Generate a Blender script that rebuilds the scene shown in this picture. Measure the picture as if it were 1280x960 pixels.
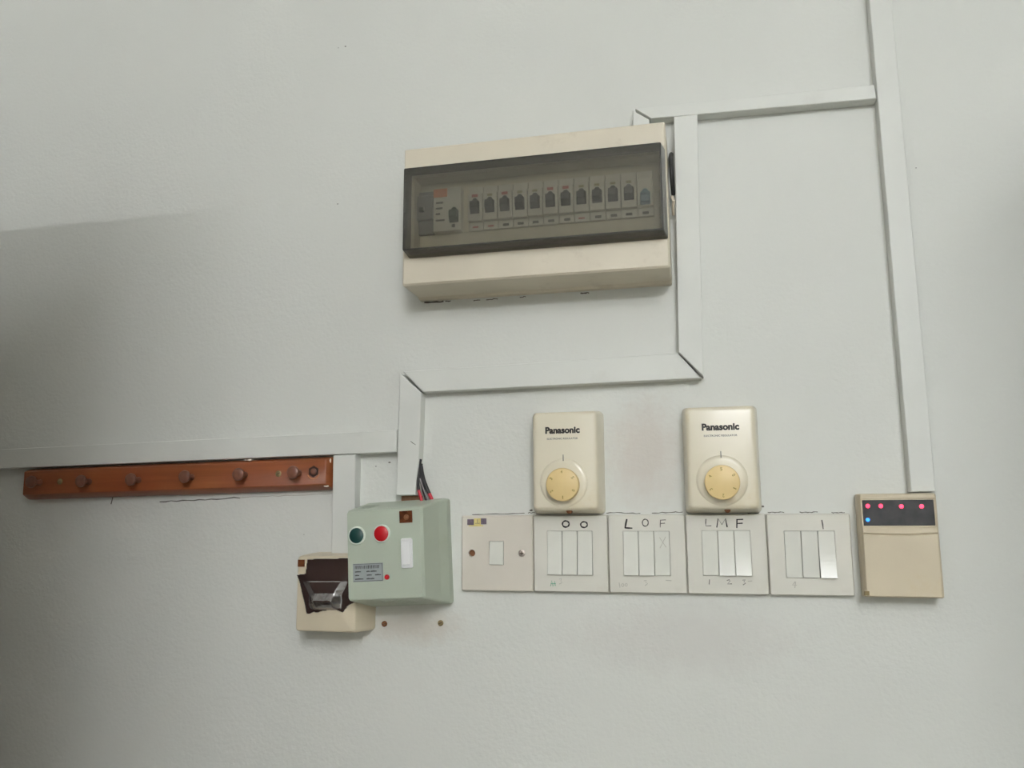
import bpy, bmesh, math, random
from mathutils import Vector, Matrix, noise
random.seed(7)
for o in list(bpy.data.objects): bpy.data.objects.remove(o)
S = bpy.context.scene; C = S.collection

# ------------------------------------------------------------------ camera, world, exposure
BASE = 1.45                                   # height of the switch row's top edge above the floor
FPX, YAW, PIT, ROL = 1037.28, 0.22541, 0.16147, 0.00454
CAM = Vector((0.06498, -0.95966, BASE - 0.00442))
ROT = Matrix.Rotation(YAW, 3, 'Z') @ Matrix.Rotation(PIT, 3, 'X') @ Matrix.Rotation(ROL, 3, 'Y')
cd = bpy.data.cameras.new('camera'); cam = bpy.data.objects.new('camera', cd); C.objects.link(cam)
cd.sensor_width = 36; cd.lens = FPX / 1280 * 36; cd.clip_start = 0.02
r_, f_, u_ = ROT.col[0], ROT.col[1], ROT.col[2]
cam.matrix_world = Matrix(((r_.x, u_.x, -f_.x, CAM.x), (r_.y, u_.y, -f_.y, CAM.y), (r_.z, u_.z, -f_.z, CAM.z), (0, 0, 0, 1)))
S.camera = cam
w = bpy.data.worlds.new('world'); S.world = w; w.use_nodes = True
w.node_tree.nodes['Background'].inputs[0].default_value = (0.85, 0.92, 1.0, 1)
w.node_tree.nodes['Background'].inputs[1].default_value = 0.0
S.view_settings.view_transform = 'Standard'; S.view_settings.look = 'None'
S.view_settings.gamma = 1; S.view_settings.use_curve_mapping = False
S.view_settings.exposure = 0.79
TUBE_STRENGTH = 130.0
LAMP = (0.75, -3.5, 2.58)

def P(px, py, d):
    """photo pixel -> (x, z) in mm on the plane d metres in front of the wall"""
    v = ROT @ Vector(((px - 640) / FPX, 1, -(py - 480) / FPX))
    t = (-d - CAM.y) / v.y
    return ((CAM.x + t * v.x) * 1000, (CAM.z + t * v.z - BASE) * 1000)

# ------------------------------------------------------------------ materials
def lin(c):
    c /= 255.0
    return c / 12.92 if c <= 0.04045 else ((c + 0.055) / 1.055) ** 2.4
def A(r, g, b, k=1.42):
    return tuple(min(0.88, lin(x) * k) for x in (r, g, b))
def nt(name):
    m = bpy.data.materials.new(name); m.use_nodes = True
    t = m.node_tree; return m, t, t.nodes['Principled BSDF']
def nd(t, typ, **kw):
    n = t.nodes.new(typ)
    for k, v in kw.items():
        if k in n.inputs: n.inputs[k].default_value = v
        else: setattr(n, k, v)
    return n
def mixc(t, fac, a, b):
    n = t.nodes.new('ShaderNodeMix'); n.data_type = 'RGBA'
    for s, v in ((0, fac), (6, a), (7, b)):
        if hasattr(v, 'is_output'): t.links.new(v, n.inputs[s])
        else: n.inputs[s].default_value = (*v, 1) if isinstance(v, tuple) else v
    return n.outputs[2]
def ramp(t, fac, lo, hi, a=0.0, b=1.0):
    n = t.nodes.new('ShaderNodeMapRange'); n.clamp = True
    t.links.new(fac, n.inputs[0])
    for i, v in ((1, lo), (2, hi), (3, a), (4, b)): n.inputs[i].default_value = v
    return n.outputs[0]
def mat(name, col, rough=0.45, var=0.06, vscale=30, bump=0.0, bscale=300, dirt=None, metal=0.0, spec=0.5, coat=0.0):
    m, t, p = nt(name)
    tc = nd(t, 'ShaderNodeTexCoord').outputs['Object']
    n1 = nd(t, 'ShaderNodeTexNoise', Scale=vscale, Detail=4.0); t.links.new(tc, n1.inputs['Vector'])
    f = ramp(t, n1.outputs[0], 0.3, 0.7)
    c = mixc(t, f, tuple(x * (1 - var) for x in col), tuple(min(0.9, x * (1 + var)) for x in col))
    if dirt:
        dc, amt, ds, lo = dirt
        n2 = nd(t, 'ShaderNodeTexNoise', Scale=ds, Detail=6.0, Roughness=0.65); t.links.new(tc, n2.inputs['Vector'])
        c = mixc(t, ramp(t, n2.outputs[0], lo, lo + 0.18, 0, amt), c, dc)
    t.links.new(c, p.inputs['Base Color'])
    p.inputs['Roughness'].default_value = rough; p.inputs['Metallic'].default_value = metal
    p.inputs['Specular IOR Level'].default_value = spec
    if coat: p.inputs['Coat Weight'].default_value = coat; p.inputs['Coat Roughness'].default_value = 0.12
    if bump:
        n3 = nd(t, 'ShaderNodeTexNoise', Scale=bscale, Detail=3.0); t.links.new(tc, n3.inputs['Vector'])
        b = nd(t, 'ShaderNodeBump', Strength=bump, Distance=0.001)
        t.links.new(n3.outputs[0], b.inputs['Height']); t.links.new(b.outputs[0], p.inputs['Normal'])
    return m
def emis(name, col, st):
    m, t, p = nt(name)
    p.inputs['Base Color'].default_value = (*col, 1)
    p.inputs['Emission Color'].default_value = (*col, 1); p.inputs['Emission Strength'].default_value = st
    return m

def wall_material():
    m, t, p = nt('white_wall_paint')
    tc = nd(t, 'ShaderNodeTexCoord').outputs['Object']
    base = A(190, 191, 186)
    n1 = nd(t, 'ShaderNodeTexNoise', Scale=3.0, Detail=5.0); t.links.new(tc, n1.inputs['Vector'])
    c = mixc(t, ramp(t, n1.outputs[0], 0.3, 0.7), tuple(x * 0.97 for x in base), tuple(x * 1.02 for x in base))
    n2 = nd(t, 'ShaderNodeTexNoise', Scale=55.0, Detail=6.0, Roughness=0.7); t.links.new(tc, n2.inputs['Vector'])
    sep = nd(t, 'ShaderNodeSeparateXYZ'); t.links.new(tc, sep.inputs[0])
    # hand dirt and old plaster with a shape of their own: (x, z, radius x, radius z, colour, amount)
    for (sx, sz, rx, rz, col, amt) in (
            (0, 70, 46, 62, (176, 166, 158), 0.55), (-275, -128, 62, 22, (172, 162, 150), 0.5), (30, -135, 130, 40, (176, 172, 168), 0.4)):
        vs = nd(t, 'ShaderNodeVectorMath', operation='SUBTRACT'); t.links.new(tc, vs.inputs[0])
        vs.inputs[1].default_value = (sx / 1000, 0, sz / 1000)
        vm = nd(t, 'ShaderNodeVectorMath', operation='MULTIPLY'); t.links.new(vs.outputs[0], vm.inputs[0])
        vm.inputs[1].default_value = (1000 / rx, 0, 1000 / rz)
        ln = nd(t, 'ShaderNodeVectorMath', operation='LENGTH'); t.links.new(vm.outputs[0], ln.inputs[0])
        ad = nd(t, 'ShaderNodeMath', operation='MULTIPLY_ADD'); t.links.new(n2.outputs[0], ad.inputs[0])
        ad.inputs[1].default_value = 1.2; t.links.new(ln.outputs['Value'], ad.inputs[2])
        c = mixc(t, ramp(t, ad.outputs[0], 1.0, 1.75, amt, 0.0), c, A(*col))
    t.links.new(c, p.inputs['Base Color'])
    p.inputs['Roughness'].default_value = 0.55; p.inputs['Specular IOR Level'].default_value = 0.35
    n3 = nd(t, 'ShaderNodeTexNoise', Scale=210.0, Detail=2.0); t.links.new(tc, n3.inputs['Vector'])
    n4 = nd(t, 'ShaderNodeTexNoise', Scale=28.0, Detail=3.0); t.links.new(tc, n4.inputs['Vector'])
    mx = nd(t, 'ShaderNodeMath', operation='MULTIPLY_ADD'); t.links.new(n4.outputs[0], mx.inputs[0]); mx.inputs[1].default_value = 1.6
    t.links.new(n3.outputs[0], mx.inputs[2])
    b = nd(t, 'ShaderNodeBump', Strength=0.28, Distance=0.0016); t.links.new(mx.outputs[0], b.inputs['Height'])
    t.links.new(b.outputs[0], p.inputs['Normal'])
    return m
def wood_material():
    m, t, p = nt('varnished_red_brown_wood')
    tc = nd(t, 'ShaderNodeTexCoord').outputs['Object']
    mp = nd(t, 'ShaderNodeMapping'); mp.inputs['Scale'].default_value = (6, 60, 110); t.links.new(tc, mp.inputs[0])
    n1 = nd(t, 'ShaderNodeTexNoise', Scale=1.0, Detail=6.0, Roughness=0.6, Distortion=0.6); t.links.new(mp.outputs[0], n1.inputs['Vector'])
    c = mixc(t, ramp(t, n1.outputs[0], 0.3, 0.7), A(104, 56, 28), A(130, 74, 40))
    n2 = nd(t, 'ShaderNodeTexNoise', Scale=9.0, Detail=4.0); t.links.new(tc, n2.inputs['Vector'])
    c = mixc(t, ramp(t, n2.outputs[0], 0.4, 0.7, 0, 0.5), c, A(110, 52, 30))
    t.links.new(c, p.inputs['Base Color']); p.inputs['Roughness'].default_value = 0.38
    b = nd(t, 'ShaderNodeBump', Strength=0.25, Distance=0.0006); t.links.new(n1.outputs[0], b.inputs['Height']); t.links.new(b.outputs[0], p.inputs['Normal'])
    return m
def smoked(name, tint, haze, hazecol, rough=0.12):
    m, t, p = nt(name); t.nodes.remove(p)
    out = t.nodes['Material Output']
    tr = nd(t, 'ShaderNodeBsdfTransparent'); tr.inputs[0].default_value = (*tint, 1)
    df = nd(t, 'ShaderNodeBsdfDiffuse'); df.inputs[0].default_value = (*hazecol, 1)
    gl = nd(t, 'ShaderNodeBsdfGlossy'); gl.inputs['Roughness'].default_value = rough
    tc = nd(t, 'ShaderNodeTexCoord').outputs['Object']
    n1 = nd(t, 'ShaderNodeTexNoise', Scale=18.0, Detail=5.0); t.links.new(tc, n1.inputs['Vector'])
    mx = nd(t, 'ShaderNodeMixShader'); t.links.new(ramp(t, n1.outputs[0], 0.3, 0.7, haze * 0.8, haze * 1.2), mx.inputs[0])
    t.links.new(tr.outputs[0], mx.inputs[1]); t.links.new(df.outputs[0], mx.inputs[2])
    fr = nd(t, 'ShaderNodeFresnel', IOR=1.45); m2 = nd(t, 'ShaderNodeMixShader')
    t.links.new(fr.outputs[0], m2.inputs[0]); t.links.new(mx.outputs[0], m2.inputs[1]); t.links.new(gl.outputs[0], m2.inputs[2])
    t.links.new(m2.outputs[0], out.inputs[0])
    return m

M = {}
M['wall'] = wall_material()
M['wood'] = wood_material()
M['plain'] = mat('plain_white_paint', A(190, 190, 186), 0.7, 0.03, 4, 0.15, 160)
M['floor'] = mat('grey_terrazzo', A(132, 128, 118), 0.4, 0.12, 60)
M['doorpaint'] = mat('dark_brown_door_varnish', A(88, 62, 44), 0.4, 0.1, 8)  # dark finish picked so the added door keeps the shadow behind it deep
M['steel'] = mat('grey_enamelled_steel', A(150, 154, 152), 0.4, 0.04, 10)
M['trunk'] = mat('white_painted_trunking', A(191, 192, 187), 0.5, 0.03, 14, 0.12, 240, (A(170, 166, 158), 0.3, 22, 0.62))
M['cream'] = mat('aged_cream_plastic', A(190, 182, 165), 0.42, 0.04, 14, 0.05, 400, (A(150, 138, 118), 0.45, 20, 0.6))
M['inner'] = mat('cream_inner_panel', A(192, 186, 170), 0.5, 0.04, 20)
M['smoked'] = smoked('smoked_clear_plastic', (0.76, 0.75, 0.71), 0.13, (0.34, 0.33, 0.29))
M['rim'] = smoked('smoked_plastic_rim', (0.42, 0.41, 0.38), 0.3, (0.17, 0.165, 0.145), 0.2)
M['mcb'] = mat('pale_grey_breaker_plastic', A(196, 194, 186), 0.5, 0.03, 60)
M['mcbgrey'] = mat('grey_breaker_plastic', A(118, 118, 116), 0.5, 0.05, 60)
M['dark'] = mat('black_plastic', (0.018, 0.018, 0.02), 0.4, 0.1, 60)
M['orange'] = mat('orange_plastic', A(200, 118, 62), 0.5, 0.05, 60)
M['gtog'] = mat('green_black_plastic', (0.02, 0.06, 0.035), 0.4, 0.1, 60)
M['btog'] = mat('blue_grey_plastic', A(104, 132, 150), 0.4, 0.05, 60)
M['redmark'] = mat('red_print', A(170, 92, 84), 0.5, 0.05, 60)
M['olivemark'] = mat('olive_print', A(150, 138, 100), 0.5, 0.05, 60)
M['plate'] = mat('white_switch_plastic', A(190, 188, 179), 0.36, 0.025, 24, 0, 0, (A(168, 164, 152), 0.3, 40, 0.62))
M['plateold'] = mat('aged_switch_plastic', A(187, 181, 171), 0.36, 0.03, 24)
M['rocker'] = mat('white_glossy_rocker', A(194, 194, 186), 0.24, 0.02, 40, 0, 0, (A(160, 158, 150), 0.3, 60, 0.64), coat=0.2)
M['reg'] = mat('cream_regulator_plastic', A(196, 189, 170), 0.3, 0.03, 14, 0, 0, (A(180, 164, 122), 0.45, 18, 0.55), coat=0.25)
M['dial'] = mat('yellow_dial_plastic', A(197, 174, 124), 0.4, 0.05, 40)
M['green'] = mat('pale_green_grey_enamel', A(157, 165, 151), 0.45, 0.03, 16, 0.05, 300, (A(140, 146, 124), 0.35, 22, 0.6))
M['bgreen'] = mat('dark_green_button', (0.008, 0.05, 0.045), 0.4, 0.1, 40)
M['bred'] = mat('red_button', A(158, 10, 20), 0.4, 0.06, 40)
M['ring'] = mat('pale_button_ring', A(186, 192, 182), 0.35, 0.03, 40)
M['whitesw'] = mat('bright_white_plastic', A(212, 216, 208), 0.3, 0.02, 40)
M['amber'] = mat('brown_indicator_lens', A(84, 46, 26), 0.25, 0.35, 160)
M['foillabel'] = mat('grey_metal_rating_plate', A(134, 140, 140), 0.4, 0.06, 120)
M['ink'] = mat('black_marker_ink', (0.02, 0.017, 0.016), 0.6, 0.25, 200)
M['inkgrey'] = mat('grey_print_ink', (0.09, 0.09, 0.09), 0.6, 0.2, 200)
M['inkfaint'] = mat('faded_pencil', A(162, 160, 151), 0.6, 0.05, 200)
M['inkmid'] = mat('worn_marker_ink', A(92, 90, 84), 0.6, 0.2, 300)
M['inkgreen'] = mat('faded_green_ink', A(92, 150, 122), 0.6, 0.2, 300)
M['inkdial'] = mat('olive_dial_print', A(140, 118, 62), 0.6, 0.1, 200)
M['grime'] = mat('brown_grime', A(84, 68, 58, 1.0), 0.8, 0.2, 200)  # brown that paints the shade inside screw slots
M['stainring'] = mat('burnt_wood_ring', A(58, 36, 28, 1.0), 0.6, 0.2, 200)  # dark brown tone of the flat ring around the bolt head
M['beige'] = mat('beige_box_plastic', A(184, 174, 153), 0.4, 0.04, 18, 0, 0, (A(160, 146, 118), 0.35, 26, 0.6))
M['film'] = mat('glossy_dark_film', A(50, 38, 40, 1.0), 0.2, 0.15, 60, 0.2, 200, spec=0.9, coat=0.7)
M['film'].node_tree.nodes['Principled BSDF'].inputs['IOR'].default_value = 2.4
M['key'] = mat('tan_keypad_plastic', A(181, 170, 148), 0.42, 0.03, 18, 0.05, 300, (A(176, 156, 112), 0.4, 20, 0.58))
M['window'] = mat('dark_display_window', A(54, 54, 56, 1.0), 0.18, 0.35, 70)
M['redled'] = emis('red_led', (1.0, 0.04, 0.09), 1.7)
M['blueled'] = emis('blue_led', (0.02, 0.18, 1.0), 1.7)
M['screw'] = mat('dull_zinc_screw', A(150, 142, 136), 0.4, 0.2, 200, metal=0.6)
M['brownscrew'] = mat('rusty_screw', A(104, 66, 38), 0.6, 0.3, 200)
M['brass'] = mat('tarnished_brass_screw', A(118, 104, 72), 0.5, 0.2, 200, metal=0.3)
M['peg'] = mat('dark_turned_wood', A(98, 62, 48), 0.4, 0.15, 120)
M['cblack'] = mat('black_cable_sheath', (0.02, 0.02, 0.021), 0.5, 0.2, 60)
M['cred'] = mat('red_cable_insulation', A(176, 36, 52), 0.4, 0.1, 60)
M['cgrey'] = mat('grey_cable_insulation', A(150, 144, 146), 0.5, 0.1, 60)
M['crack'] = mat('dark_plaster_crack', A(78, 72, 66), 0.8, 0.3, 200)
M['paintspot'] = mat('white_paint_drip', A(196, 186, 172), 0.6, 0.05, 60)
M['yellow'] = mat('yellow_sticker', A(188, 174, 112), 0.5, 0.08, 200)
M['purple'] = mat('grey_purple_sticker', A(92, 82, 94), 0.4, 0.25, 400)
M['stain'] = mat('brown_adhesive', A(120, 88, 64), 0.7, 0.25, 120)  # plain brown for the strip below the short trunking
M['tube'] = emis('lit_fluorescent_tube', (0.98, 1.0, 1.03), TUBE_STRENGTH)

# ------------------------------------------------------------------ mesh helpers (mm in the wall frame: x right, d out of the wall, z up from the switch row's top)
def V(x, d, z): return Vector((x / 1000, -d / 1000, z / 1000))
def rr(cx, cz, wd, ht, r, d, n=3):
    pts = []; r = max(0.01, min(r, wd / 2 - 0.01, ht / 2 - 0.01))
    for sx, sz, a0 in ((1, 1, 0), (-1, 1, 90), (-1, -1, 180), (1, -1, 270)):
        for i in range(n + 1):
            a = math.radians(a0 + 90 * i / n)
            pts.append(V(cx + sx * (wd / 2 - r) + r * math.cos(a), d, cz + sz * (ht / 2 - r) + r * math.sin(a)))
    return pts
def rect(x0, x1, z0, z1, r, d, n=3): return rr((x0 + x1) / 2, (z0 + z1) / 2, x1 - x0, z1 - z0, r, d, n)
def loft(bm, rings, cap0=True, cap1=True):
    vs = [[bm.verts.new(p) for p in ring] for ring in rings]
    n = len(vs[0])
    for a, b in zip(vs, vs[1:]):
        for i in range(n):
            bm.faces.new((a[i], a[(i + 1) % n], b[(i + 1) % n], b[i]))
    if cap0: bm.faces.new(vs[0])
    if cap1: bm.faces.new(vs[-1])
def box(bm, x0, x1, d0, d1, z0, z1, bev=0.4, n=2):
    b = min(bev, abs(d1 - d0) / 2.5)
    loft(bm, [rect(x0, x1, z0, z1, bev, d0, n), rect(x0, x1, z0, z1, bev, d1 - b, n), rect(x0 + b, x1 - b, z0 + b, z1 - b, max(0.05, bev - b), d1, n)])
def lathe(bm, cx, cz, prof, n=24):
    rings = [[V(cx + r * math.cos(2 * math.pi * i / n), d, cz + r * math.sin(2 * math.pi * i / n)) for i in range(n)] for r, d in prof]
    loft(bm, rings)
def tube(bm, pts, rad, n=10):
    """pts: (x, d, z) mm"""
    P3 = [V(*p) for p in pts]; rings = []
    for i, p in enumerate(P3):
        t = (P3[min(i + 1, len(P3) - 1)] - P3[max(i - 1, 0)]).normalized()
        s = t.cross(Vector((0, 1, 0))); s = s.normalized() if s.length > 1e-4 else Vector((1, 0, 0))
        q = t.cross(s); r = (rad[i] if isinstance(rad, (list, tuple)) else rad) / 1000
        rings.append([p + r * (s * math.cos(2 * math.pi * k / n) + q * math.sin(2 * math.pi * k / n)) for k in range(n)])
    loft(bm, rings)
def stroke(bm, pts, wd, d):
    """flat inked line through (x, z) points"""
    n = len(pts); L = []; R = []
    for i, p in enumerate(pts):
        a = Vector(pts[max(i - 1, 0)]); b = Vector(pts[min(i + 1, n - 1)])
        t = (b - a); t = t.normalized() if t.length > 0 else Vector((1, 0))
        nrm = Vector((-t.y, t.x)) * wd / 2 * (1 + 0.25 * math.sin(i * 2.1))
        e = t * wd * 0.3 * (-1 if i == 0 else 1 if i == n - 1 else 0)
        q = Vector(p) + e
        L.append(bm.verts.new(V(q.x + nrm.x, d, q.y + nrm.y))); R.append(bm.verts.new(V(q.x - nrm.x, d, q.y - nrm.y)))
    for i in range(n - 1): bm.faces.new((L[i], L[i + 1], R[i + 1], R[i]))
def oval(cx, cz, rx, rz, n=16): return [(cx + rx * math.cos(2 * math.pi * i / n + 1.8), cz + rz * math.sin(2 * math.pi * i / n + 1.8)) for i in range(n + 1)]
def prism(bm, poly, d0, d1, bev=0.6):
    """extrude an (x, z) polygon from d0 to d1 with a small front chamfer"""
    n = len(poly); cx = sum(p[0] for p in poly) / n; cz = sum(p[1] for p in poly) / n
    def inset(k):
        out = []
        for i in range(n):
            p0, p1, p2 = Vector(poly[i - 1]), Vector(poly[i]), Vector(poly[(i + 1) % n])
            e1 = (p1 - p0).normalized(); e2 = (p2 - p1).normalized()
            n1 = Vector((-e1.y, e1.x)); n2 = Vector((-e2.y, e2.x))
            if n1.dot(Vector((cx, cz)) - p1) < 0: n1, n2 = -n1, -n2
            bs = (n1 + n2); bs = bs / max(0.3, bs.dot(n1)) if bs.length > 1e-6 else n1
            out.append(p1 + bs * k)
        return out
    a = [V(p[0], d0, p[1]) for p in poly]; b = [V(p[0], d1 - bev, p[1]) for p in poly]; c = [V(p.x, d1, p.y) for p in inset(bev)]
    loft(bm, [a, b, c])

ROOTS = {}
def link(name, me, m, parent, loc=None):
    o = bpy.data.objects.new(name, me); C.objects.link(o)
    if m is not None and len(me.materials) == 0: me.materials.append(m)
    if parent is not None: o.parent = parent
    if loc is not None: o.location = loc
    return o
def obj(name, bm, m, parent=None, loc=None, smooth=38, frame='wall'):
    """bm is in wall-frame metres; parts are moved into their thing's frame. frame='local' keeps the coordinates as they are"""
    bmesh.ops.recalc_face_normals(bm, faces=bm.faces)
    me = bpy.data.meshes.new(name)
    off = Vector((0, 0, 0))
    root = parent
    while root is not None and root.parent is not None: root = root.parent
    if frame == 'wall':
        if root is not None: off = root.location - Vector((0, 0, BASE))
        for v in bm.verts: v.co -= off
    bm.to_mesh(me); bm.free()
    if smooth:
        for p in me.polygons: p.use_smooth = True
        me.set_sharp_from_angle(angle=math.radians(smooth))
    o = link(name, me, m, parent, loc)
    if parent is None and frame == 'wall': o.location = (0, 0, BASE)
    return o
def tag(o, label, cat, group=None):
    o['label'] = label; o['category'] = cat
    if group: o['group'] = group
    return o
def thing(name, label, cat, x, z, group=None, roll=0.0):
    o = bpy.data.objects.new(name, None); C.objects.link(o)
    o.empty_display_size = 0.02
    o.location = (x / 1000, 0, BASE + z / 1000); o.rotation_euler = (0, math.radians(-roll), 0)
    return tag(o, label, cat, group)
def NB(): return bmesh.new()
def carve(o, cutter):
    """cut real openings into a part, then drop the cutter"""
    md = o.modifiers.new('cut', 'BOOLEAN'); md.operation = 'DIFFERENCE'; md.object = cutter; md.solver = 'EXACT'
    bpy.context.view_layer.update()
    me = bpy.data.meshes.new_from_object(o.evaluated_get(bpy.context.evaluated_depsgraph_get()))
    o.modifiers.clear(); o.data = me
    for p in me.polygons: p.use_smooth = False
    bpy.data.objects.remove(cutter)
def text(name, body, cx, cz, width, d, m, parent, bold=0.0, frame='wall', rot=0.0, height=None):
    cu = bpy.data.curves.new(name, 'FONT'); cu.body = body; cu.align_x = 'CENTER'; cu.align_y = 'CENTER'; cu.size = 1; cu.offset = bold; cu.resolution_u = 3
    o = bpy.data.objects.new(name, cu); C.objects.link(o)
    dg = bpy.context.evaluated_depsgraph_get(); me = bpy.data.meshes.new_from_object(o.evaluated_get(dg))
    bpy.data.objects.remove(o)
    xs = [v.co.x for v in me.vertices]; ys = [v.co.y for v in me.vertices]
    s = width / (max(xs) - min(xs)); sy = s if height is None else height / (max(ys) - min(ys))
    mx, my = (max(xs) + min(xs)) / 2, (max(ys) + min(ys)) / 2
    bm = NB(); bm.from_mesh(me); ca, sa = math.cos(rot), math.sin(rot)
    for v in bm.verts:
        x, z = (v.co.x - mx) * s, (v.co.y - my) * sy
        v.co = V(cx + x * ca - z * sa, d, cz + x * sa + z * ca)
    return obj(name, bm, m, parent, smooth=0, frame=frame)

# ------------------------------------------------------------------ the room (world metres)
def wbox(bm, x0, x1, y0, y1, z0, z1):
    r = [[Vector((x, y, z)) for x, y in ((x0, y0), (x1, y0), (x1, y1), (x0, y1))] for z in (z0, z1)]
    loft(bm, r)
def struct(name, boxes, m, parent=None):
    bm = NB()
    for b in boxes: wbox(bm, *b)
    o = obj(name, bm, m, parent, smooth=0, frame='world')
    if parent is None: o['kind'] = 'structure'
    return o
XL, XR, YB, H = -1.17, 2.6, -3.7, 2.75
bm = NB(); wbox(bm, XL - 0.12, XR + 0.12, 0, 0.14, -BASE, H - BASE)
wall = obj('wall_back', bm, M['wall'], None, smooth=0, frame='world'); wall.location = (0, 0, BASE); wall['kind'] = 'structure'
struct('wall_left', [(XL - 0.12, XL, -0.66, 0, 0, H), (XL - 0.12, XL, YB, -1.55, 0, H), (XL - 0.12, XL, -1.55, -0.66, 2.03, H)], M['plain'])
struct('wall_right', [(XR, XR + 0.12, YB, 0, 0, H)], M['plain'])
struct('wall_front', [(XL - 0.12, XR + 0.12, YB - 0.12, YB, 0, H)], M['plain'])
struct('floor', [(XL - 0.12, XR + 0.12, YB - 0.12, 0.14, -0.1, 0)], M['floor'])
struct('ceiling', [(XL - 0.12, XR + 0.12, YB - 0.12, 0.14, H, H + 0.1)], M['plain'])
# door-shaped blocker added out of view to cast the shadow on the wall's left
d1 = struct('door_1', [(XL + 0.02, -0.38, -0.70, -0.66, 0.01, 1.998)], M['doorpaint'])
bm = NB(); tube(bm, [(-380, 700, 1000), (-380, 750, 1000), (-470, 750, 1000)], 9); obj('door_handle', bm, M['screw'], d1, frame='local')
# cupboard-shaped blocker added outside the frame for the soft shadow at the right
bm = NB()
cup = bpy.data.objects.new('steel_cupboard', None); C.objects.link(cup); cup.location = (0.955, -0.285, 0)
tag(cup, 'tall grey steel cupboard with two doors standing beside the keypad', 'cupboard')
def cpart(name, boxes, m):
    b = NB()
    for q in boxes: wbox(b, *q)
    return obj(name, b, m, cup, smooth=0, frame='local')
cpart('body', [(-0.48, 0.48, -0.255, 0.275, 0.0, 1.88)], M['steel'])
for s in (-1, 1):
    dr = cpart('door', [(min(s * 0.004, s * 0.476), max(s * 0.004, s * 0.476), -0.277, -0.255, 0.06, 1.87)], M['steel'])  # door of the added cupboard blocker
    b = NB(); wbox(b, min(s * 0.03, s * 0.05), max(s * 0.03, s * 0.05), -0.30, -0.277, 0.95, 1.1); obj('handle', b, M['screw'], dr, smooth=0, frame='local')
# the two ceiling battens that light the room
def tube_light(name, label, x, y, drop, half, turn=0.0):
    lf = bpy.data.objects.new(name + '_offscreen', None); C.objects.link(lf); lf.location = (x, y, H); lf.rotation_euler.z = math.radians(turn)
    tag(lf, label, 'light')
    def lpart(name, boxes, m):
        b = NB()
        for q in boxes: wbox(b, *q)
        return obj(name, b, m, lf, smooth=0, frame='local')
    lpart('batten', [(-half - 0.02, half + 0.02, -0.03, 0.03, -0.06, 0)], M['plain'])
    for s in (-1, 1): lpart('lamp_holder', [(s * (half + 0.01) - 0.012, s * (half + 0.01) + 0.012, -0.02, 0.02, -drop - 0.02, -0.06)], M['plain'])
    b = NB()
    loft(b, [[Vector((xx, 0.014 * math.cos(2 * math.pi * k / 12), -drop + 0.014 * math.sin(2 * math.pi * k / 12))) for k in range(12)] for xx in (-half, half)])
    obj(name + '_glow_tube_offscreen', b, M['tube'], lf, frame='local')
tube_light('batten_light', 'white batten with one lit fluorescent tube on the ceiling, far from the wall', LAMP[0], LAMP[1], 0.17, 0.6)
tube_light('cross_tube_light', 'white batten with one lit fluorescent tube on the ceiling, square to the other batten', 0.6, -2.35, 0.10, 0.45, 90)

# ------------------------------------------------------------------ wall marks (parts of the wall)
def wall_mark(name, pts, wd, m):
    bm = NB(); stroke(bm, pts, wd, 0.25)
    return obj(name, bm, m, wall, frame='local', smooth=0)
def wobble(a, b, n, amp):
    return [(a[0] + (b[0] - a[0]) * i / n + 0, a[1] + (b[1] - a[1]) * i / n + random.uniform(-amp, amp)) for i in range(n + 1)]
wall_mark('crack', wobble(P(200, 627, 0), P(300, 622, 0), 14, 0.9), 1.3, M['inkmid'])
wall_mark('crack', wobble(P(300, 622, 0), P(415, 617, 0), 14, 0.5), 0.9, M['inkfaint'])
wall_mark('crack', [P(141, 622, 0), P(139, 630, 0)], 1.4, M['crack'])
for a, b in (((935, 642), (948, 641.5)), ((960, 640.6), (980, 640.3)), ((1000, 640.5), (1022, 640)), ((1040, 641), (1056, 641)),
             ((758, 641), (800, 641.5)), ((815, 641), (853, 640)), ((668, 641), (660, 641)), ((590, 643), (655, 641.5))):
    wall_mark('crack', wobble(P(*a, 0.002), P(*b, 0.002), 9, 0.5), 0.9, M['inkmid'])
for a, b, wd in (((531, 378.5), (554, 377), 2.0), ((557, 377), (563, 376.3), 1.2), ((592, 375.5), (600, 374.6), 1.0), ((608, 374.6), (622, 373.5), 0.9), ((650, 371.5), (657, 371), 0.9), ((726, 366.5), (736, 366), 1.4)):
    wall_mark('crack', wobble(P(*a, 0), P(*b, 0), 6, 0.5), wd, M['crack'])
for px, py, s in ((432, 58, 2.2), (423, 60, 1.2), (422, 255, 1.6), (1145, 210, 1.2), (1076, 703, 2.4), (953, 633, 3.0), (380, 668, 1.2), (487, 578, 2.5), (470, 583, 1.5), (664, 638, 3.0)):
    bm = NB(); x, z = P(px, py, 0)
    loft(bm, [[V(x + s * k * random.uniform(.7, 1.2) * math.cos(a * .785) * 1.4, 0.25, z + s * k * random.uniform(.5, 1) * math.sin(a * .785)) for a in range(8)] for k in (0.5,)], True, False)
    obj('pit', bm, M['inkmid'], wall, frame='local', smooth=0)

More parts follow.
